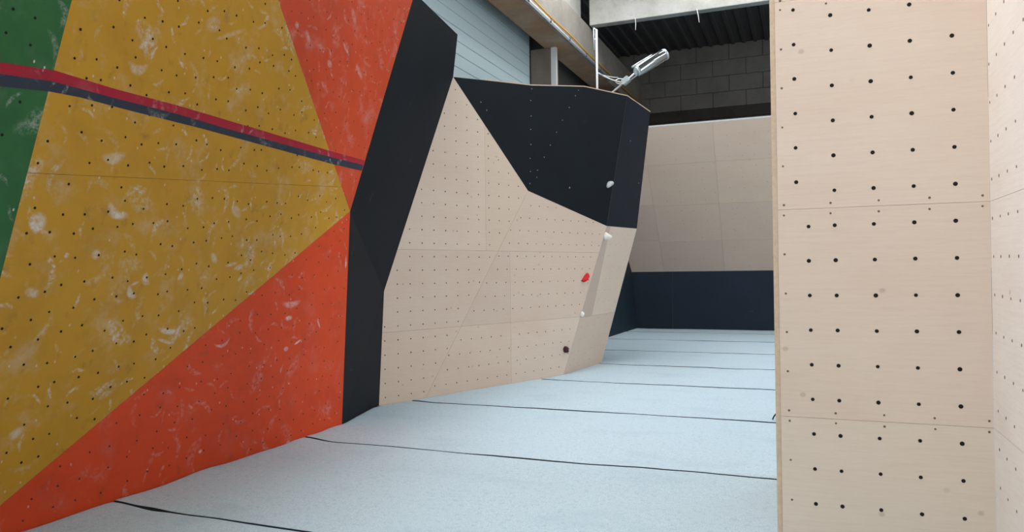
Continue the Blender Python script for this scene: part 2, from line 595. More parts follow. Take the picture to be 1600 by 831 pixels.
SEAMS = [-6.0, -3.0, -.7, 1.62, 3.95, 6.17, 8.47, 10.77, 12.92, 15.22, 17.77, 20.0, 21.2]
def seam_y(i, x):
    if i in (0, len(SEAMS) - 1):
        return SEAMS[i]
    return SEAMS[i] + .035 * mnoise.noise((x * .55, i * 7.3, 0)) + .012 * mnoise.noise((x * 2.6, i * 3.1, 5))
def seam_gap(i, x):
    g = .0035 + .012 * max(0, mnoise.noise((x * 1.1, i * 5.7, 9)))
    if i == 4: g += .03 * math.exp(-((x + 4.35) / .12) ** 2)
    if i == 5: g += .012 * math.exp(-((x + 4.6) / .12) ** 2)
    return g
MAT_LABEL = {
    3: 'grey felt crash mat in the bottom corner at the foot of the orange wall',
    4: 'wide grey felt crash mat in the foreground below the lowest full seam',
    5: 'grey felt crash mat at the foot of the black return panel',
    6: 'grey felt crash mat along the foot of the left half of the plywood wall',
    7: 'grey felt crash mat at the foot of the plywood corner, fourth from foreground',
    8: 'grey felt crash mat just past the plywood corner, fifth from foreground',
    9: 'grey felt crash mat sixth from foreground, beside the far black wall',
    10: 'narrow looking grey felt crash mat second from the far black kickboard',
    11: 'farthest grey felt crash mat, thin strip against the black kickboard',
}
XM1 = 7.9
padding = struct(link('floor_padding', None))
FOOT = [(-6.0, -4.70), (6.78, -4.72), (7.98, -5.0), (11.25, -3.65), (13.03, -3.49), (15.3, -4.74), (18.5, -4.72), (21.2, -4.62)]
def foot_x(y):
    return float(np.interp(y, [f[0] for f in FOOT], [f[1] for f in FOOT])) - .004
for i in range(len(SEAMS) - 1):
    bm = bmesh.new()
    nx = 150
    mid = [.08 + .84 * q / 20 for q in range(21)]
    prof = [0.0, .003, .008, .03] + mid + [.97, .988, .996, 1.0]
    drop = [.003, .0015, 0, 0] + [0] * 20 + [.001, .004, .007, .010, .013]
    grid_v = []
    for a in range(nx + 1):
        w = (a / nx) ** 1.3
        xa = foot_x(SEAMS[i]); xa = xa + (XM1 - xa) * w
        xb = foot_x(SEAMS[i + 1]); xb = xb + (XM1 - xb) * w
        y0 = seam_y(i, xa) + seam_gap(i, xa) / 2
        y1 = seam_y(i + 1, xb) - seam_gap(i + 1, xb) / 2
        L = y1 - y0
        colv = []
        for t, dr in zip(prof, drop):
            yy = y0 + L * t
            xf = foot_x(yy)
            xx = xf + (XM1 - xf) * w
            h = .006 + .006 * mnoise.noise((xx * 1.3, yy * 1.3, 2.0)) + .003 * mnoise.noise((xx * 4, yy * 4, 6.0))
            near = .035 * math.exp(-((xx - xf) / .2) ** 2) * (0.6 + .6 * mnoise.noise((yy * 2.2, 3, 1)))
            colv.append(bm.verts.new((xx, yy, h + near * (1 if yy < 8 else .3) - dr * (1 + .9 * mnoise.noise((xx * .9, i * 4.4 + (11 if t > .5 else 0), 3))))))
        bot0 = bm.verts.new((xa, y0, -.3)); bot1 = bm.verts.new((xb, y1, -.3))
        grid_v.append([bot0] + colv + [bot1])
    n = len(grid_v[0])
    for a in range(nx):
        A, B = grid_v[a], grid_v[a + 1]
        for k in range(n - 1):
            f = bm.faces.new((A[k], B[k], B[k + 1], A[k + 1]))
            f.material_index = 1 if k in (0, n - 2) else 0
            f.smooth = k not in (0, n - 2)
        f = bm.faces.new((A[0], A[-1], B[-1], B[0])); f.material_index = 1
    for V in (grid_v[0][::-1], grid_v[-1]):
        f = bm.faces.new(V); f.material_index = 1
    bmesh.ops.recalc_face_normals(bm, faces=bm.faces[:])
    o = mesh_from('crash_mat', bm, [FELT, MAT_SIDE])
    if i < 3:
        o.parent = padding                 # nothing of these shows in the photograph
    else:
        tag(o, MAT_LABEL[i], 'mat', 'grey felt crash mats')

# ------------------------------------------------------------------ coloured overhanging wall (left)
YV = np.array([0, 1.0, 0])
B1 = level(534, 667)
V1 = on(547, 330, (B1, YV))
P1, P2, P3 = level(592, 635), level(880, 587), level(940, 567)
_d = (P2 - P1) / np.linalg.norm(P2 - P1)
w1 = Facet(P1, np.array([_d[1], -_d[0], 0]))
G1, A, K = (on(*q, w1.pl()) for q in ((600, 455), (708, 120), (825, 298)))
fin_f = Facet(*plane3(V1, A, G1))
E1 = on(648, -11, fin_f.pl())
B0 = np.array([B1[0], 0.0, 0.0])
lo_f = Facet(*plane3(B0, B1, V1))
Bd0 = on(0, 790, lo_f.pl())
T = on(435, 0, (np.array([-4.0, 0, 0]), np.array([1.0, 0, 0])))
ye_f = Facet(*plane3(V1, Bd0, T))
or_f = Facet(*plane3(V1, E1, T))
g_a, g_b = on(112, 0, ye_f.pl()), on(0, 435, ye_f.pl())
g_c = np.array([g_b[0] + .35, 1.4, g_b[2] + .4])
gr_f = Facet(*plane3(g_a, g_b, g_c))

TOPZ = 4.62
def at_z(p, q, z):
    p, q = np.asarray(p), np.asarray(q)
    return p + (q - p) * ((z - p[2]) / (q[2] - p[2]))
T_top = at_z(V1, T, TOPZ)
G_top = at_z(g_b, g_a, TOPZ)
G_bot = at_z(g_b, g_a, 0.0)
Bd_bot = at_z(V1, Bd0, 0.0)

col_wall = thing('climbing_wall', 'tall overhanging climbing wall painted yellow, orange and green with black return', 'climbing wall', 'climbing walls')

def ypx(x, y): return ye_f.px(x, y)
def mk(fc, x, y, x2, y2, width_px, bend=0.0, st=.7):
    """a chalk rub measured between two survey marks on a facet"""
    a, b = fc.px(x, y), fc.px(x2, y2)
    c = (a + b) / 2
    d = b - a
    return (c, -math.atan2(d[1], d[0]), np.linalg.norm(d) / 2 + .01, width_px * .0045, bend, st)
ymarks = [mk(ye_f, 46, 348, 72, 346, 15, 0, .8), mk(ye_f, 168, 322, 186, 342, 9, .02, .7), mk(ye_f, 180, 338, 200, 336, 7, 0, .6),
          mk(ye_f, 225, 428, 229, 446, 8, .02, .75), mk(ye_f, 198, 450, 209, 468, 7, .03, .8), mk(ye_f, 246, 516, 279, 520, 6, .02, .85),
          mk(ye_f, 246, 530, 272, 537, 4, .0, .6), mk(ye_f, 14, 684, 36, 670, 9, 0, .6), mk(ye_f, 204, 446, 217, 440, 3, 0, .5),
          mk(ye_f, 160, 250, 196, 246, 10, .02, .55), mk(ye_f, 200, 108, 230, 112, 9, .05, .5), mk(ye_f, 322, 40, 345, 36, 14, 0, .35),
          mk(ye_f, 366, 420, 380, 415, 7, 0, .6), mk(ye_f, 372, 438, 378, 432, 5, 0, .6), mk(ye_f, 352, 416, 372, 410, 4, 0, .5),
          mk(ye_f, 330, 396, 338, 410, 8, 0, .5), mk(ye_f, 224, 68, 226, 74, 12, 0, .5), mk(ye_f, 335, 62, 385, 46, 5, 0, .3),
          mk(ye_f, 40, 455, 60, 460, 8, 0, .5), mk(ye_f, 280, 430, 284, 434, 9, 0, .6), mk(ye_f, 362, 322, 376, 338, 11, 0, .45),
          mk(ye_f, 145, 395, 155, 400, 9, 0, .6)]
omarks = [mk(lo_f, 311, 706, 315, 704, 4, 0, 1.0), mk(lo_f, 448, 692, 452, 691, 5, 0, .7), mk(lo_f, 336, 545, 360, 535, 4, .05, .5),
          mk(lo_f, 446, 498, 456, 496, 6, 0, .7), mk(lo_f, 460, 538, 470, 531, 3, 0, .8), mk(lo_f, 444, 546, 450, 544, 6, 0, .6),
          mk(lo_f, 440, 478, 470, 474, 8, .03, .45), mk(lo_f, 541, 400, 540, 420, 4, 0, .7), mk(lo_f, 496, 500, 500, 512, 3, 0, .7)]
umarks = [mk(or_f, 478, 48, 484, 66, 8, 0, .4), mk(or_f, 462, 36, 466, 42, 7, 0, .5), mk(or_f, 512, 96, 518, 104, 8, 0, .55),
          mk(or_f, 550, 12, 556, 40, 9, 0, .3), mk(or_f, 536, 66, 544, 84, 5, 0, .45), mk(or_f, 556, 100, 566, 124, 8, 0, .3)]
YEL = mat_paint('yellow_wall_paint', lin(193, 142, 34), lin(174, 126, 30), 1.15, .26, ymarks, 0.0, .5)
ORA = mat_paint('orange_wall_paint', lin(212, 70, 26), lin(194, 60, 23), .5, .06, omarks, 11.0, .45)
ORU = mat_paint('upper_orange_wall_paint', lin(204, 70, 30), lin(188, 62, 27), .8, .22, umarks, 21.0, .5)
GRN = mat_paint('green_wall_paint', lin(42, 100, 52), lin(34, 84, 46), .8, .06, (), 31.0, .8)
RED = mat_paint('red_stripe_paint', lin(168, 24, 48), lin(140, 20, 44), .7, .08, (), 41.0, .3)
NAVY = mat_paint('navy_stripe_paint', lin(44, 50, 66), lin(36, 42, 56), .7, .06, (), 51.0, .4)
EDGE_D = mat_flat('painted_panel_edge', lin(70, 52, 40), rough=.8)

def poly_of(fc, pts3):
    return [fc.to2(p) for p in pts3]

# lower orange: from the mats up to the yellow edge
p_lo = poly_of(lo_f, [Bd_bot, B1, V1])
o_lo = plate('orange_panel', lo_f, p_lo, [ORA, EDGE_D], col_wall, .02)
dots('bolt_holes', lo_f, grid(p_lo, lo_f.to2(Bd0), (.19, .012), (.03, .155), .05, .03), .0075, HOLE_SOFT, o_lo)
# yellow: two sheets either side of a fine joint
p_ye = poly_of(ye_f, [G_bot, Bd_bot, V1, T_top, G_top])
Lp, Rp = split(p_ye, ye_f.px(43, 270), ye_f.px(220, 278))
for k, pp in enumerate((Lp, Rp)):
    o_y = plate('yellow_panel', ye_f, pp, [YEL, EDGE_D], col_wall, .02, .0009)
    dots('bolt_holes', ye_f, grid(pp, ye_f.to2(Bd0) + np.array([0, .05 * k]), (.17, .02), (-.02, .165), .04, .042, .5), .0085, HOLE, o_y)
# upper orange
p_or = poly_of(or_f, [V1, E1, at_z(E1, E1 + (T_top - E1) * 1.0, TOPZ) if abs(T_top[2] - E1[2]) > 1e-3 else T_top, T_top][:2] + [T_top])
o_or = plate('orange_panel', or_f, p_or, [ORU, EDGE_D], col_wall, .02)
dots('bolt_holes', or_f, grid(p_or, or_f.to2(V1), (.19, .0), (.02, .18), .05, .04), .007, HOLE_SOFT, o_or)
# green: continues past the frame
Gf_t = on(-420, -160, gr_f.pl()); Gf_b = on(-420, 560, gr_f.pl())
gdir = (G_top - G_bot) / np.linalg.norm(G_top - G_bot)
hdir = np.cross(gr_f.n, _z); hdir = hdir / np.linalg.norm(hdir)
hdir = hdir if hdir[1] < 0 else -hdir
gl = 3.6
far_t = G_top + hdir * gl; far_b = G_bot + hdir * gl
p_gr = poly_of(gr_f, [far_b, G_bot, G_top, far_t])
o_gr = plate('green_panel', gr_f, p_gr, [GRN, EDGE_D], col_wall, .02)
dots('bolt_holes', gr_f, grid(p_gr, gr_f.to2(G_bot), (.18, .01), (.01, .17), .04, .03), .009, HOLE, o_gr)
# painted stripes: red over navy, running over all three upper faces
st_top = [(0, 97), (85, 110), (180, 139), (275, 164), (400, 201), (513, 235), (571, 251)]
st_mid = [(0, 115), (82, 127), (175, 152), (275, 177.5), (362, 203), (516, 245), (568.5, 258)]
st_bot = [(0, 135), (75, 142.5), (125, 152), (200, 172), (312, 200), (522, 257), (566, 267)]
def strip_poly(fc, up, dn, x0f, x1f):
    """outline between two survey lines, limited to the facet"""
    return [fc.px(*q) for q in up] + [fc.px(*q) for q in dn[::-1]]
def lerp_at(line, xq):
    for (xa, ya), (xb, yb) in zip(line, line[1:]):
        if xa <= xq <= xb:
            return ya + (yb - ya) * (xq - xa) / (xb - xa)
    (xa, ya), (xb, yb) = (line[0], line[1]) if xq < line[0][0] else (line[-2], line[-1])
    return ya + (yb - ya) * (xq - xa) / (xb - xa)
def cut_line(line, bx):
    """survey point where a stripe edge crosses a facet border x = bx(y)"""
    x = bx(line[0][1])
    for _ in range(20):
        x = bx(lerp_at(line, x))
    return (x, lerp_at(line, x))
bgy = lambda y: 112 - 112 * y / 435
byo = lambda y: 435 + 112 * y / 327
bof = lambda y: 547 + 98 * (330 - y) / 330 - 1
for nm, mt, up, dn in (('red_stripe', RED, st_top, st_mid), ('navy_stripe', NAVY, st_mid, st_bot)):
    for fc, a_, b_ in ((gr_f, None, bgy), (ye_f, bgy, byo), (or_f, byo, bof)):
        edge = []
        for line in (up, dn):
            s0 = cut_line(line, a_) if a_ else (-150, lerp_at(line, -150))
            s1 = cut_line(line, b_)
            edge.append([s0] + [q for q in line if s0[0] + 1 < q[0] < s1[0] - 1] + [s1])
        pp = [fc.px(*q) for q in edge[0]] + [fc.px(*q) for q in edge[1][::-1]]
        if fc is gr_f:                     # the bands run on to the end of the green panel
            ua, ub = pp[0], pp[-1]
            for q_, r_ in ((0, 1), (-1, -2)):
                d_ = pp[q_] - pp[r_]
                pp[q_] = pp[q_] + d_ / np.linalg.norm(d_) * 6.0
            ea, eb_ = p_gr[0], p_gr[3]
            halves = split(pp, ea, eb_)
            pp = max(halves, key=lambda h_: np.mean([v_[0] for v_ in h_]) if len(h_) > 2 else -1e9)
        plate(nm, fc, pp, [mt], col_wall, .0025, lift=.002)

# black return panel between the coloured wall and the plywood wall
D = on(715, 54, fin_f.pl())
def sheet(name, tris, mat, edge, parent, back, thick=.02):
    """folded sheet from triangles/quads given as 3D points, thickened away from the viewer"""
    bm = bmesh.new()
    uvl = bm.loops.layers.uv.new('UVMap')
    for t in tris:
        f_ = Facet(*plane3(t[0], t[1], t[2]))
        fr = [bm.verts.new(p) for p in t]
        bk = [bm.verts.new(np.asarray(p) - f_.n * thick) for p in t]
        fa = bm.faces.new(fr)
        bkf = bm.faces.new(bk[::-1]); bkf.material_index = 1
        for q in range(len(t)):
            s_ = bm.faces.new((fr[q], bk[q], bk[(q + 1) % len(t)], fr[(q + 1) % len(t)])); s_.material_index = 1
        for lp in fa.loops:
            q2 = Facet(np.zeros(3), f_.n).to2(np.array(lp.vert.co))
            lp[uvl].uv = tuple(q2)
    bmesh.ops.recalc_face_normals(bm, faces=bm.faces[:])
    return mesh_from(name, bm, [mat, edge], parent)
sheet('black_return_panel', [[V1, G1, A], [V1, A, E1], [E1, A, D]], BLACK, PLY_EDGE, col_wall, None)
sheet('black_return_panel', [[B1, P1, G1], [B1, G1, V1]], BLACK, PLY_EDGE, col_wall, None)

# ------------------------------------------------------------------ plywood wall with the black top (centre)
prow = thing('climbing_wall', 'plywood climbing wall with black upper section and few holds in the middle', 'climbing wall', 'climbing walls')
S0 = level(665, 623)
w2 = Facet(*w1.pl())
N_ = on(948, 353, w1.pl())
w3 = Facet(*plane3(P2, P3, N_))
M_ = on(995, 357, w3.pl())
bk = Facet(*w1.pl())
tops = [on(*q, bk.pl()) for q in ((760, 125.5), (830, 133.5), (913, 135.5), (980, 150))]
O1 = tops[-1]
br = Facet(*plane3(N_, M_, O1))
O2 = on(1016, 175, br.pl())

TONE = dict(a=(1, 1, 1), b=(.955, .94, .935), c=(.91, .895, .89), d=(.97, .955, .93), e=(1.02, 1.01, 1.0), f=(.77, .76, .77), g=(.86, .85, .86))
TONE = {k_: (t_[0], t_[1] * .965, t_[2] * .925) for k_, t_ in TONE.items()}      # warmed to offset the bluish bounce light from the mats
h00, h10, h01 = w1.px(620.6, 422.2), w1.px(640.6, 421.5), w1.px(621.2, 443.9)
du = np.array([(h10 - h00)[0], 0]); dv = np.array([0, (h01 - h00)[1]])
p_w1 = poly_of(w1, [P1, S0, K, A, G1])
sz = [w1.px(600, 389)[1], w1.px(595, 520)[1]]
sxu = w1.px(758, 250)[0]
def hcut(poly, v):
    return split(poly, (0, v), (1, v))       # (above, below)
def vcut(poly, u):
    return split(poly, (u, 1), (u, 0))       # (right, left)
top1, rest = hcut(p_w1, sz[0])
mid1, low1 = hcut(rest, sz[1])
r1, l1 = vcut(top1, sxu)
for pp, tn in ((l1, 'a'), (r1, 'd'), (mid1, 'b'), (low1, 'd')):
    if len(pp) > 2 and abs(area2(pp)) > .003:
        o = plate('plywood_panel', w1, pp, [PLY, PLY_EDGE], prow, .018, .0012, TONE[tn])
        dots('bolt_holes', w1, grid(pp, h00, du, dv, .03), .0095, HOLE_SOFT, o)
p_w2 = poly_of(w2, [S0, P2, N_, K])
# second face: its holes lean a little, rows closer together
top2, rest = hcut(p_w2, sz[0])
mid2, low2 = hcut(rest, sz[1])
sxl = w1.px(798, 500)[0]
q0 = w2.px(760 + 320 * .2166, 280 + 190 * .2166)
q1 = w2.px(760 + 382 * .2166, 280 + 192 * .2166)
q2 = w2.px(760 + 312 * .2166, 280 + 281 * .2166)
for pp, tn in ((top2, 'b'),) + tuple(zip(vcut(mid2, sxl), ('b', 'c'))) + tuple(zip(vcut(low2, sxl), ('a', 'd'))):  # darker sheet tones here also stand in for shading at the crease
    if len(pp) > 2 and abs(area2(pp)) > .003:
        o = plate('plywood_panel', w2, pp, [PLY, PLY_EDGE], prow, .018, .0012, TONE[tn])
        dots('bolt_holes', w2, grid(pp, q0, np.array([(q1 - q0)[0], 0]), q2 - q0, .03), .009, HOLE_SOFT, o)
# side face: wedge, light upper sheet, greyer lower sheet
p_w3 = poly_of(w3, [P2, P3, M_, N_])
s3 = w3.to2(on(957, 488, w3.pl()))[1]
up3, lo3 = hcut(p_w3, s3)
rt3, wd3 = split(up3, w3.px(953, 358), w3.px(925, 492))
for pp, tn in ((rt3, 'a'), (wd3, 'f'), (lo3, 'c')):
    if len(pp) > 2:
        o = plate('plywood_panel', w3, pp, [PLY, PLY_EDGE], prow, .018, .001, TONE[tn])
        dots('bolt_holes', w3, grid(pp, w3.px(960, 400), (.3, 0), (0, .2), .05), .006, SCREW, o)
# black top
p_bk = poly_of(bk, [A, K, N_, O1] + tops[:-1][::-1])
o_bk = plate('black_panel', bk, p_bk, [BLACK, PLY_EDGE], prow, .02, .0008)
sp = [(695, 107), (690, 158), (692, 225), (690, 283), (691, 348), (688, 408), (689, 465), (687, 517), (897, 113), (884, 137),
      (857, 188), (828, 243), (802, 295), (775, 351), (749, 403), (720, 459), (717, 490), (475, 165), (500, 200)]
dots('screw_heads', bk, [bk.px(580 + a * .361, 100 + b * .361) for a, b in sp], .0075, SPECK, o_bk)
dots('screw_heads', bk, [bk.px(890, 293)], .013, SPECK, o_bk)
p_br = poly_of(br, [N_, M_, O2, O1])
o_br = plate('black_panel', br, p_br, [mat_black('black_side_paint', (24, 32, 41)), PLY_EDGE], prow, .02, .0008)
dots('screw_heads', br, [br.px(998, 286), br.px(985, 220)], .012, SPECK, o_br)
# raw edge of the backing sheet showing along the top
te = [bk.to2(p) for p in tops]
for a_, b_ in zip(te, te[1:]):
    plate('top_edge', bk, [a_, b_, b_ + np.array([0, .016]), a_ + np.array([0, .016])], [PLY_EDGE], prow, .03, lift=.001)
a_, b_ = br.to2(O1), br.to2(O2)
plate('top_edge', br, [a_, b_, b_ + np.array([0, .018]), a_ + np.array([0, .018])], [PLY_EDGE], prow, .03, lift=.001)
# return behind the corner, so that the volume is closed
Rb = np.array([-4.75, 15.3, 0.0]); Rt = np.array([-4.75, 15.6, O2[2]]); Rm = np.array([-4.75, 15.5, M_[2]])
sheet('rear_panel', [[P3, Rb, Rm, M_]], BLACK, BLACK, prow, None, -.02)
sheet('rear_panel', [[M_, Rm, Rt, O2]], BLACK, BLACK, prow, None, -.02)

# ------------------------------------------------------------------ far wall: black kickboard, plywood overhang
far = thing('climbing_wall', 'far overhanging plywood climbing wall above a black kickboard', 'climbing wall', 'climbing walls')
YK = 21.2
kk = Facet(np.array([0, YK, 0]), np.array([0, -1.0, 0]))
kl = on(987, 425, kk.pl())
zk = kl[2]
q1b = level(998, 512.5); q1b = np.array([q1b[0], YK, 0.0])
fl_f = Facet(*plane3(np.array([-4.72, 15.2, 0]), q1b, kl))
XR = 5.0
p_k = [kk.to2(p) for p in (q1b, np.array([XR, YK, 0]), np.array([XR, YK, zk]), kl)]
KICK = mat_black('black_kick_paint', (32, 43, 54))
us = kk.px(1051, 470)[0]
for pp in vcut(p_k, us):
    o = plate('kickboard', kk, pp, [KICK, PLY_EDGE], far, .02, .002)
    dots('bolt_holes', kk, grid(pp, kk.px(1075, 440), (.3, 0), (0, .27), .08, .02), .009, HOLE, o)
OV = radians(33)
ov = Facet(kl, np.array([0, -cos(OV), -sin(OV)]))
TL = on(1015, 200, ov.pl()); TR = on(1207, 182, ov.pl())
dirL = np.cross(ov.n, fl_f.n); dirL = dirL / np.linalg.norm(dirL)
dirL = dirL if dirL[2] > 0 else -dirL
vt = (ov.to2(TL)[1] + ov.to2(TR)[1]) / 2
ul = kl + dirL * (vt / (dirL @ ov.v))
p_ov = [np.array(q_) for q_ in [ov.to2(kl), (ov.to2(np.array([XR, YK, zk]))[0], 0), (ov.to2(np.array([XR, YK, zk]))[0], vt), ov.to2(ul)]]
main, wedge = split(p_ov, ov.px(1038, 425), ov.px(1010, 250))[::1]
if np.mean([p[0] for p in main]) < np.mean([p[0] for p in wedge]):
    main, wedge = wedge, main
def rowcuts(poly, ys, xref):
    out = []
    for yq in ys:
        up, poly = hcut(poly, ov.px(xref, yq)[1])
        out.append(up)
    return out + [poly]
for pp, tn in zip(rowcuts(wedge, (265, 321, 376), 1010), ('c', 'b', 'g', 'c')):
    if len(pp) > 2 and abs(area2(pp)) > .01:
        plate('plywood_panel', ov, pp, [PLY, PLY_EDGE], far, .018, .0015, TONE[tn])
tn_m = [('c', 'b', 'd'), ('c', 'd', 'a'), ('c', 'c', 'b'), ('g', 'c', 'c')]
for pp, tr in zip(rowcuts(main, (252, 318, 376), 1120), tn_m):
    b_, a_ = vcut(pp, ov.px(1122, 300)[0])
    c_, b2 = vcut(b_, ov.px(1240, 300)[0])
    for q, tn in ((a_, tr[0]), (b2, tr[1]), (c_, tr[2])):
        if len(q) > 2 and abs(area2(q)) > .01:
            o = plate('plywood_panel', ov, q, [PLY, PLY_EDGE], far, .018, .0015, TONE[tn])
            dots('bolt_holes', ov, grid(q, ov.px(1160, 260), (.33, 0), (0, .3), .1, .03), .007, SCREW, o)
plate('top_edge', ov, [p_ov[3], p_ov[2], p_ov[2] + np.array([0, .03]), p_ov[3] + np.array([0, .03])], [WHITE_STEEL], far, .03, lift=.001)
# side of the bay, black below, plywood end above
ob = np.array([-4.72, 15.2, 0.0])
topL = fl_f.to2(ul)
bt = fl_f.to2(np.array([fl_f.to3(fl_f.to2(ob))[0], 15.2, 0]))
p_fl = [fl_f.to2(ob), fl_f.to2(q1b), fl_f.to2(kl), topL, (fl_f.to2(ob)[0], topL[1])]
plate('black_side_panel', fl_f, p_fl, [mat_black('black_bay_paint', (36, 50, 60)), PLY_EDGE], far, .02)

# ------------------------------------------------------------------ plywood wall at the right, front sheets and side sheets
rw = thing('climbing_wall', 'pale new plywood climbing wall with bolt holes at the right edge', 'climbing wall', 'climbing walls')
YR = 4.78
fr = Facet(np.array([0, YR, 0]), np.array([0, -1.0, 0]))
xl, xr = fr.px(1216.5, 415)[0], fr.px(1549, 415)[0]
zs = [fr.px(1222, 650)[1], fr.px(1214, 328)[1], fr.px(1212, 4)[1]]
edges_z = [0.0] + zs + [4.5]
rt_tone = [(.985, 1.0, .975), (.985, .965, .95), (1, .985, .975), (1.02, 1.0, 1.0)]
Z1 = lambda L, ox, oy: [fr.px(ox + a * .5055, oy + b * .5055) for a, b in L]
holes = Z1([(97, 31), (212, 47), (331, 31), (456, 14), (99, 138), (215, 155), (334, 141), (458, 126), (588, 110), (101, 244), (217, 264),
            (337, 251), (461, 239), (591, 225), (104, 351), (220, 372), (340, 361), (464, 350), (593, 339), (105, 457), (222, 480),
            (343, 471), (467, 463), (596, 454), (107, 563), (225, 588), (346, 581), (470, 575), (599, 568),
            (145, 700), (226, 696), (347, 692), (472, 687), (600, 682), (146, 806), (229, 804), (350, 802), (475, 799), (604, 797)], 1190, 0) + \
        Z1([(149, 100), (232, 100), (353, 100), (477, 99), (606, 99), (152, 207), (235, 208), (356, 210), (480, 211), (610, 213),
            (155, 314), (238, 317), (359, 320), (483, 324), (613, 328), (158, 421), (240, 425), (361, 431), (486, 436), (616, 443),
            (162, 528), (244, 534), (365, 542), (490, 549), (620, 558), (165, 636), (247, 643), (368, 652), (492, 662), (624, 673),
            (168, 744), (250, 752), (370, 763), (496, 776), (628, 790)], 1190, 411)
screws = Z1([(57, 31), (57, 3), (60, 153), (62, 273), (64, 394), (66, 514), (69, 634), (69, 666), (71, 786), (213, 627), (213, 659),
             (362, 619), (362, 653), (519, 611), (519, 646), (683, 604), (683, 637), (199, 11)], 1190, 0) + \
         Z1([(75, 94), (78, 213), (81, 334), (85, 455), (87, 487), (90, 608), (94, 731), (229, 464), (230, 495), (379, 470),
             (380, 505), (535, 479), (537, 513), (704, 488), (704, 522)], 1190, 411)
ycols = sorted(set(round(h[0], 1) for h in holes))
for k in range(3):      # rows above the frame go on at the same pitch
    zz = zs[2] + .12 + .21 * k
    holes += [np.array([h, zz]) for h in (xl + .09, xl + .29, xl + .49, xl + .69, xl + .9)]
for k in range(4):
    z0, z1 = edges_z[k], edges_z[k + 1]
    pp = [np.array(q) for q in ((xl, z0), (xr, z0), (xr, z1), (xl, z1))]
    o = plate('plywood_panel', fr, pp, [PLY, PLY_EDGE], rw, .021, .0009, rt_tone[k])
    dots('bolt_holes', fr, [h for h in holes if inside(pp, h)], .0115, HOLE, o, 12)
    dots('screw_heads', fr, [h for h in screws if inside(pp, h)], .0068, SCREW, o)
# edge of the return sheet, showing beside the front face
ed = Facet(np.array([0, YR + .012, 0]), np.array([0, -1.0, 0]))
ex0, ex1 = ed.px(1208.5, 415)[0], xl - .0015
plate('panel_edge', ed, [np.array(q) for q in ((ex0, 0), (ex1, 0), (ex1, 4.5), (ex0, 4.5))], [PLY_EDGE], rw, .02)
box('return_panel', ex0, ex0 + .02, YR + .034, YR + 1.5, 0.0, 4.5, PLY_EDGE, rw)
# side face coming towards the viewer
sd = Facet(np.array([xr, YR, 0]), np.array([-1.0, 0, 0]))
yend = 1.3
ue = sd.to2(np.array([xr, yend, 0]))[0]
zs2 = [sd.px(1552, 628)[1] if False else zs[0], zs[1], zs[2]]
sh = [(175, 5), (150, 43), (128, 78), (235, 60), (204, 100), (177, 136), (152, 168), (129, 198), (208, 238), (179, 267), (154, 294),
      (132, 316), (211, 374), (182, 398), (157, 418), (135, 436), (214, 514), (186, 528), (160, 542), (138, 553), (218, 653), (189, 660),
      (164, 667), (140, 674), (221, 791), (192, 791), (166, 792), (144, 792)]
sl = [(147, 98), (171, 103), (197, 110), (226, 116), (151, 216), (175, 229), (201, 240), (230, 254), (154, 337), (178, 353), (205, 372),
      (234, 393), (158, 457), (182, 479), (208, 505), (162, 576), (185, 605), (212, 636), (165, 695), (188, 730), (215, 767)]
shp = [sd.px(1480 + a * .506, b * .506) for a, b in sh] + [sd.px(1480 + a * .506, 411 + b * .506) for a, b in sl]
umax = max(h[0] for h in shp)
for k in range(4):
    z0, z1 = edges_z[k], edges_z[k + 1]
    c0 = 0.0
    while c0 < ue - .01:
        c1 = min(c0 + 1.25, ue)
        pp = [np.array(q) for q in ((c0, z0), (c1, z0), (c1, z1), (c0, z1))]
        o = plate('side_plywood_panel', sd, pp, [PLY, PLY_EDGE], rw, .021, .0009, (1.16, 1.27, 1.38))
        hh = [h for h in shp if inside(pp, h)] + [g for g in grid(pp, (umax + .2, .1), (.2, 0), (0, .21), .04) if g[0] > umax + .1]
        dots('bolt_holes', sd, hh, .0085, SCREW, o)
        c0 = c1

# ------------------------------------------------------------------ holds
def hold(fc, x, y, label, color, prof, squash=(1, 1), rot=0.0, bend=0.0, rough=.55, lump=.12, seed=0):
    """moulded climbing hold: profile of (height off the wall, radius), stretched, bent and lumpy, with a bolt"""
    c = fc.px(x, y)
    t = thing('climbing_hold', label, 'climbing hold', 'climbing holds')
    bm = bmesh.new()
    seg = 20
    rings = []
    for h, r in prof:
        ring = []
        for k in range(seg):
            a = 2 * pi * k / seg
            rr = r * (1 + lump * mnoise.noise((cos(a) * 1.7 + seed, sin(a) * 1.7, h * 22)))
            u, v = rr * cos(a) * squash[0], rr * sin(a) * squash[1]
            v += bend * (u * u) * 10
            uu, vv = u * cos(rot) - v * sin(rot), u * sin(rot) + v * cos(rot)
            ring.append(bm.verts.new(fc.to3((c[0] + uu, c[1] + vv), h)))
        rings.append(ring)
    for A_, B_ in zip(rings, rings[1:]):
        for k in range(seg):
            bm.faces.new((A_[k], A_[(k + 1) % seg], B_[(k + 1) % seg], B_[k]))
    bm.faces.new(rings[0][::-1]); bm.faces.new(rings[-1])
    bmesh.ops.recalc_face_normals(bm, faces=bm.faces[:])
    mt = mat_flat('hold_resin', color, rough=rough, vary=.08, scale=40)
    mesh_from('hold_body', bm, mt, t, smooth=True)
    top = prof[-1][0]
    tube('bolt', [fc.to3(c, top - .004), fc.to3(c, top + .004)], .009, GALV, t, 8)
    return t
dome = [(0, .055), (.015, .058), (.04, .052), (.062, .038), (.074, .018), (.076, .012)]
hold(bk, 951.5, 287.5, 'pale grey bean-shaped hold on the black upper panel', lin(196, 200, 200), dome, (1.65, .75), .5, -.2)
hold(w3, 945.5, 369, 'white cone-shaped hold just below the black panel', lin(238, 236, 230), [(0, .062), (.02, .06), (.06, .042), (.11, .022), (.125, .012)], (1, 1.1))
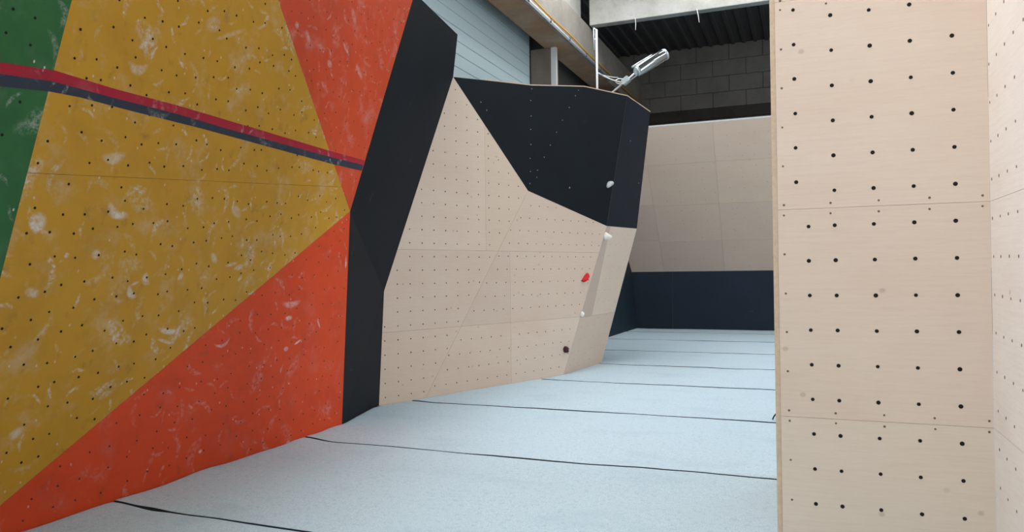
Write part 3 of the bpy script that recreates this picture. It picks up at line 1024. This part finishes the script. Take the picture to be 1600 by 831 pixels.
hold(w2, 914, 434.5, 'bright red curved hold on the plywood wall', lin(206, 28, 30), dome, (1.75, .72), .75, .22)
hold(w3, 908, 490.5, 'tiny white hold on the plywood corner below the red hold', lin(240, 240, 236), [(0, .034), (.02, .036), (.045, .026), (.055, .010)], (.75, 1.25))
hold(w2, 883, 546, 'dark maroon round hold low on the plywood wall', lin(70, 34, 44), dome, (.8, .95), .3, lump=.25, seed=4)

# ------------------------------------------------------------------ above the walls: pole, floodlight, cables
ZP = 4.6
def atY(x, y, Yv):
    return on(x, y, (np.array([0, Yv, 0]), YV))
# white pole behind the black top
pole = thing('support_pole', 'thin white vertical pole standing behind the black wall top', 'pole')
YPL = 13.2
pb, pt_ = atY(933.5, 160, YPL), atY(932, 46, YPL)
tube('shaft', [(pb[0], YPL, 4.0), (pb[0], YPL, pt_[2])], .02, WHITE_STEEL, pole, 12)
c1 = atY(927.5, 44, YPL); c2 = atY(928.5, 78, YPL)
tube('bracket', [(pt_[0], YPL, pt_[2] - .01), (c1[0], YPL, c1[2]), ], .012, WHITE_STEEL, pole, 8)
tube('side_rail', [(c1[0], YPL, c1[2]), (c2[0], YPL, c2[2])], .011, GALV, pole, 8)
p61 = atY(932, 61, YPL)
tube('bracket', [(pt_[0], YPL, p61[2]), (c2[0], YPL, p61[2])], .012, WHITE_STEEL, pole, 8)

# cylinder floodlight on a slanted arm
lamp = thing('floodlight', 'shiny metal cylinder floodlight on a slanted arm above the black wall', 'floodlight')
YL = 13.6
a0, a1, a2 = atY(948, 152, YL), atY(978, 126, YL), atY(1001, 107, YL - .1)
h0, h1 = atY(996, 111, YL - .1), atY(1039, 85, YL + .25)
tube('arm', [a0, a1, a2], .018, WHITE_STEEL, lamp, 10)
tube('arm', [a1 + np.array([.06, -.02, -.03]), atY(1003, 111, YL - .1)], .012, GALV, lamp, 8)
ax = Vector(h1 - h0); L_ = ax.length; ax.normalize()
hp = Vector(h0)
R_ = .104
tube('housing', [hp + ax * t for t in (0, .001, .012, L_ - .012, L_ - .001, L_)], [R_ * .9, R_ * .96, R_, R_, R_ * .98, R_ * .9], CHROME, lamp, 28)
tube('rim', [hp + ax * (L_ - .03), hp + ax * (L_ + .012)], R_ + .003, GALV, lamp, 28)
tube('rear_cap', [hp - ax * .05, hp - ax * .02, hp + ax * .004], [R_ * .55, R_ * .85, R_ * .95], GALV, lamp, 24)
up = Vector(C_U)
side = (up - ax * up.dot(ax)).normalized()
tube('mounting_rail', [hp + side * (R_ + .008) - ax * .06, hp + side * (R_ + .008) + ax * (L_ * .62)], .02, GALV, lamp, 8)
cl = Vector(a1)
bm = bmesh.new()
add_box(bm, -.075, .075, -.05, .05, -.06, .06)
bmesh.ops.bevel(bm, geom=bm.edges[:], offset=.012, segments=2, affect='EDGES')
rotm = Vector(a2 - a0).to_track_quat('X', 'Z').to_matrix().to_4x4()
bmesh.ops.transform(bm, matrix=Matrix.Translation(cl) @ rotm, verts=bm.verts[:])
mesh_from('clamp', bm, GALV, lamp)

def sag(p, q, n=14, s=.08):
    p, q = np.asarray(p), np.asarray(q)
    return [p + (q - p) * (i / n) - np.array([0, 0, s * 4 * (i / n) * (1 - i / n)]) for i in range(n + 1)]
cb = tag(tube('power_cable', sag(atY(933, 113, YPL), atY(974, 129, YL), s=.03), .013, WHITE_STEEL, None, 8), 'white power cable running from the pole to the floodlight clamp', 'cable')
cb2 = tag(tube('power_cable', sag(atY(936, 115, YPL), atY(966, 121, YL), s=.02), .008, GALV, None, 8), 'thin grey cable above the white one beside the floodlight clamp', 'cable')
lc = atY(969, 127, YL - .06)
loop = [lc + C_R * (.085 * cos(t)) + C_U * (.05 * sin(t)) for t in np.linspace(0, 2 * pi, 24)]
tag(tube('cable_coil', loop, .009, WHITE_STEEL, None, 8), 'small coiled loop of white cable at the floodlight clamp', 'cable')

# services along the eaves beam
XE = BX1 + .03
cd = tag(tube('conduit', [(XE + .02, -5.5, BZ0 + .05), (XE + .02, 19.0, BZ0 + .05)], .034, WHITE_STEEL, None, 10), 'pale metal conduit clipped along the lower edge of the concrete beam', 'conduit')
tag(tube('conduit', [(XE + .05, -5.5, BZ0 - .03), (XE + .05, 19.0, BZ0 - .03)], .02, GALV, None, 8), 'thinner grey conduit just under the pale one on the concrete beam', 'conduit')
for k in range(7):
    yb_ = 10.3 + k * 1.3
    tag_o = box('clip', XE - .028, XE + .062, yb_, yb_ + .025, BZ0 + .01, BZ0 + .09, mat_flat('dark_clip', lin(60, 62, 64)) if k == 0 else bpy.data.materials['dark_clip'], cd)
yc = [(XE + .012, y_, BZ0 + .17 + .012 * sin(y_ * 2.1)) for y_ in np.linspace(-5.5, 22.5, 80)]
tag(tube('cable', yc, .017, mat_flat('yellow_cable_sheath', lin(196, 150, 60), vary=.05), None, 8), 'thin yellow cable running along the concrete beam above the conduit', 'cable')
tag(tube('cable', [(XE + .01, 12.9, BZ0 + .6), (XE + .012, 12.92, BZ0 + .3), (XE + .05, 12.93, BZ0 + .12), (XE + .05, 12.95, BZ0 - .02)], .012, bpy.data.materials['dark_clip'], None, 8),
    'short black cable hanging down over the beam conduit', 'cable')
# pale strip standing in for light on the pillar's hall side
box('lit_side_strip', -5.298, -5.18, 15.76, 15.86, 3.0, BZ0, WHITE_STEEL, pil)
tube('anchor_hole', [(-5.6, 15.742, 5.57), (-5.6, 15.76, 5.57)], .045, HOLE, pil, 12)

# ------------------------------------------------------------------ small white thing lying on the mat, half hidden by the right wall
wp = level(1219, 656)
t = thing('chalk_bag', 'small white bag with dark strap lying on the mat at the right wall edge', 'bag')
bm = bmesh.new()
bmesh.ops.create_icosphere(bm, subdivisions=3, radius=1)
for v in bm.verts:
    v.co = Vector((wp[0] + .045 + v.co.x * .11, wp[1] + v.co.y * .10, .068 + v.co.z * (.06 + .03 * v.co.x) * (1 if v.co.z > 0 else .9)))
mesh_from('bag_body', bm, mat_flat('white_canvas', lin(236, 238, 238), vary=.04, scale=30), t, smooth=True)
tube('strap', [(wp[0] - .075, wp[1] - .06, .014), (wp[0] - .06, wp[1] - .07, .05), (wp[0] - .03, wp[1] - .08, .09), (wp[0] + .02, wp[1] - .07, .13)], .008, HOLE, t, 6)

# ------------------------------------------------------------------ bits on the concrete frame
for (px_, py_) in ((834, 8), (866, 34), (893, 58)):
    q = on(px_, py_, (np.array([BX1, 0, 0]), np.array([1.0, 0, 0])))
    tube('anchor_hole', [(BX1 - .004, q[1], q[2]), (BX1 + .002, q[1], q[2])], .03, HOLE, eb, 10)
for (pa, pb_, lab) in (((1088.5, 14), (1092.5, 35), 'longer white cord dangling under the concrete cross beam'),
                       ((992.5, 28), (993, 47), 'short pale cord dangling under the left part of the cross beam')):
    q0_, q1_ = atY(*pa, 17.344), atY(*pb_, 17.344)
    tag(tube('cord', [q0_, (q0_ * .6 + q1_ * .4) + np.array([.01, 0, 0]), q1_], .009, WHITE_STEEL, None, 6), lab, 'cord')
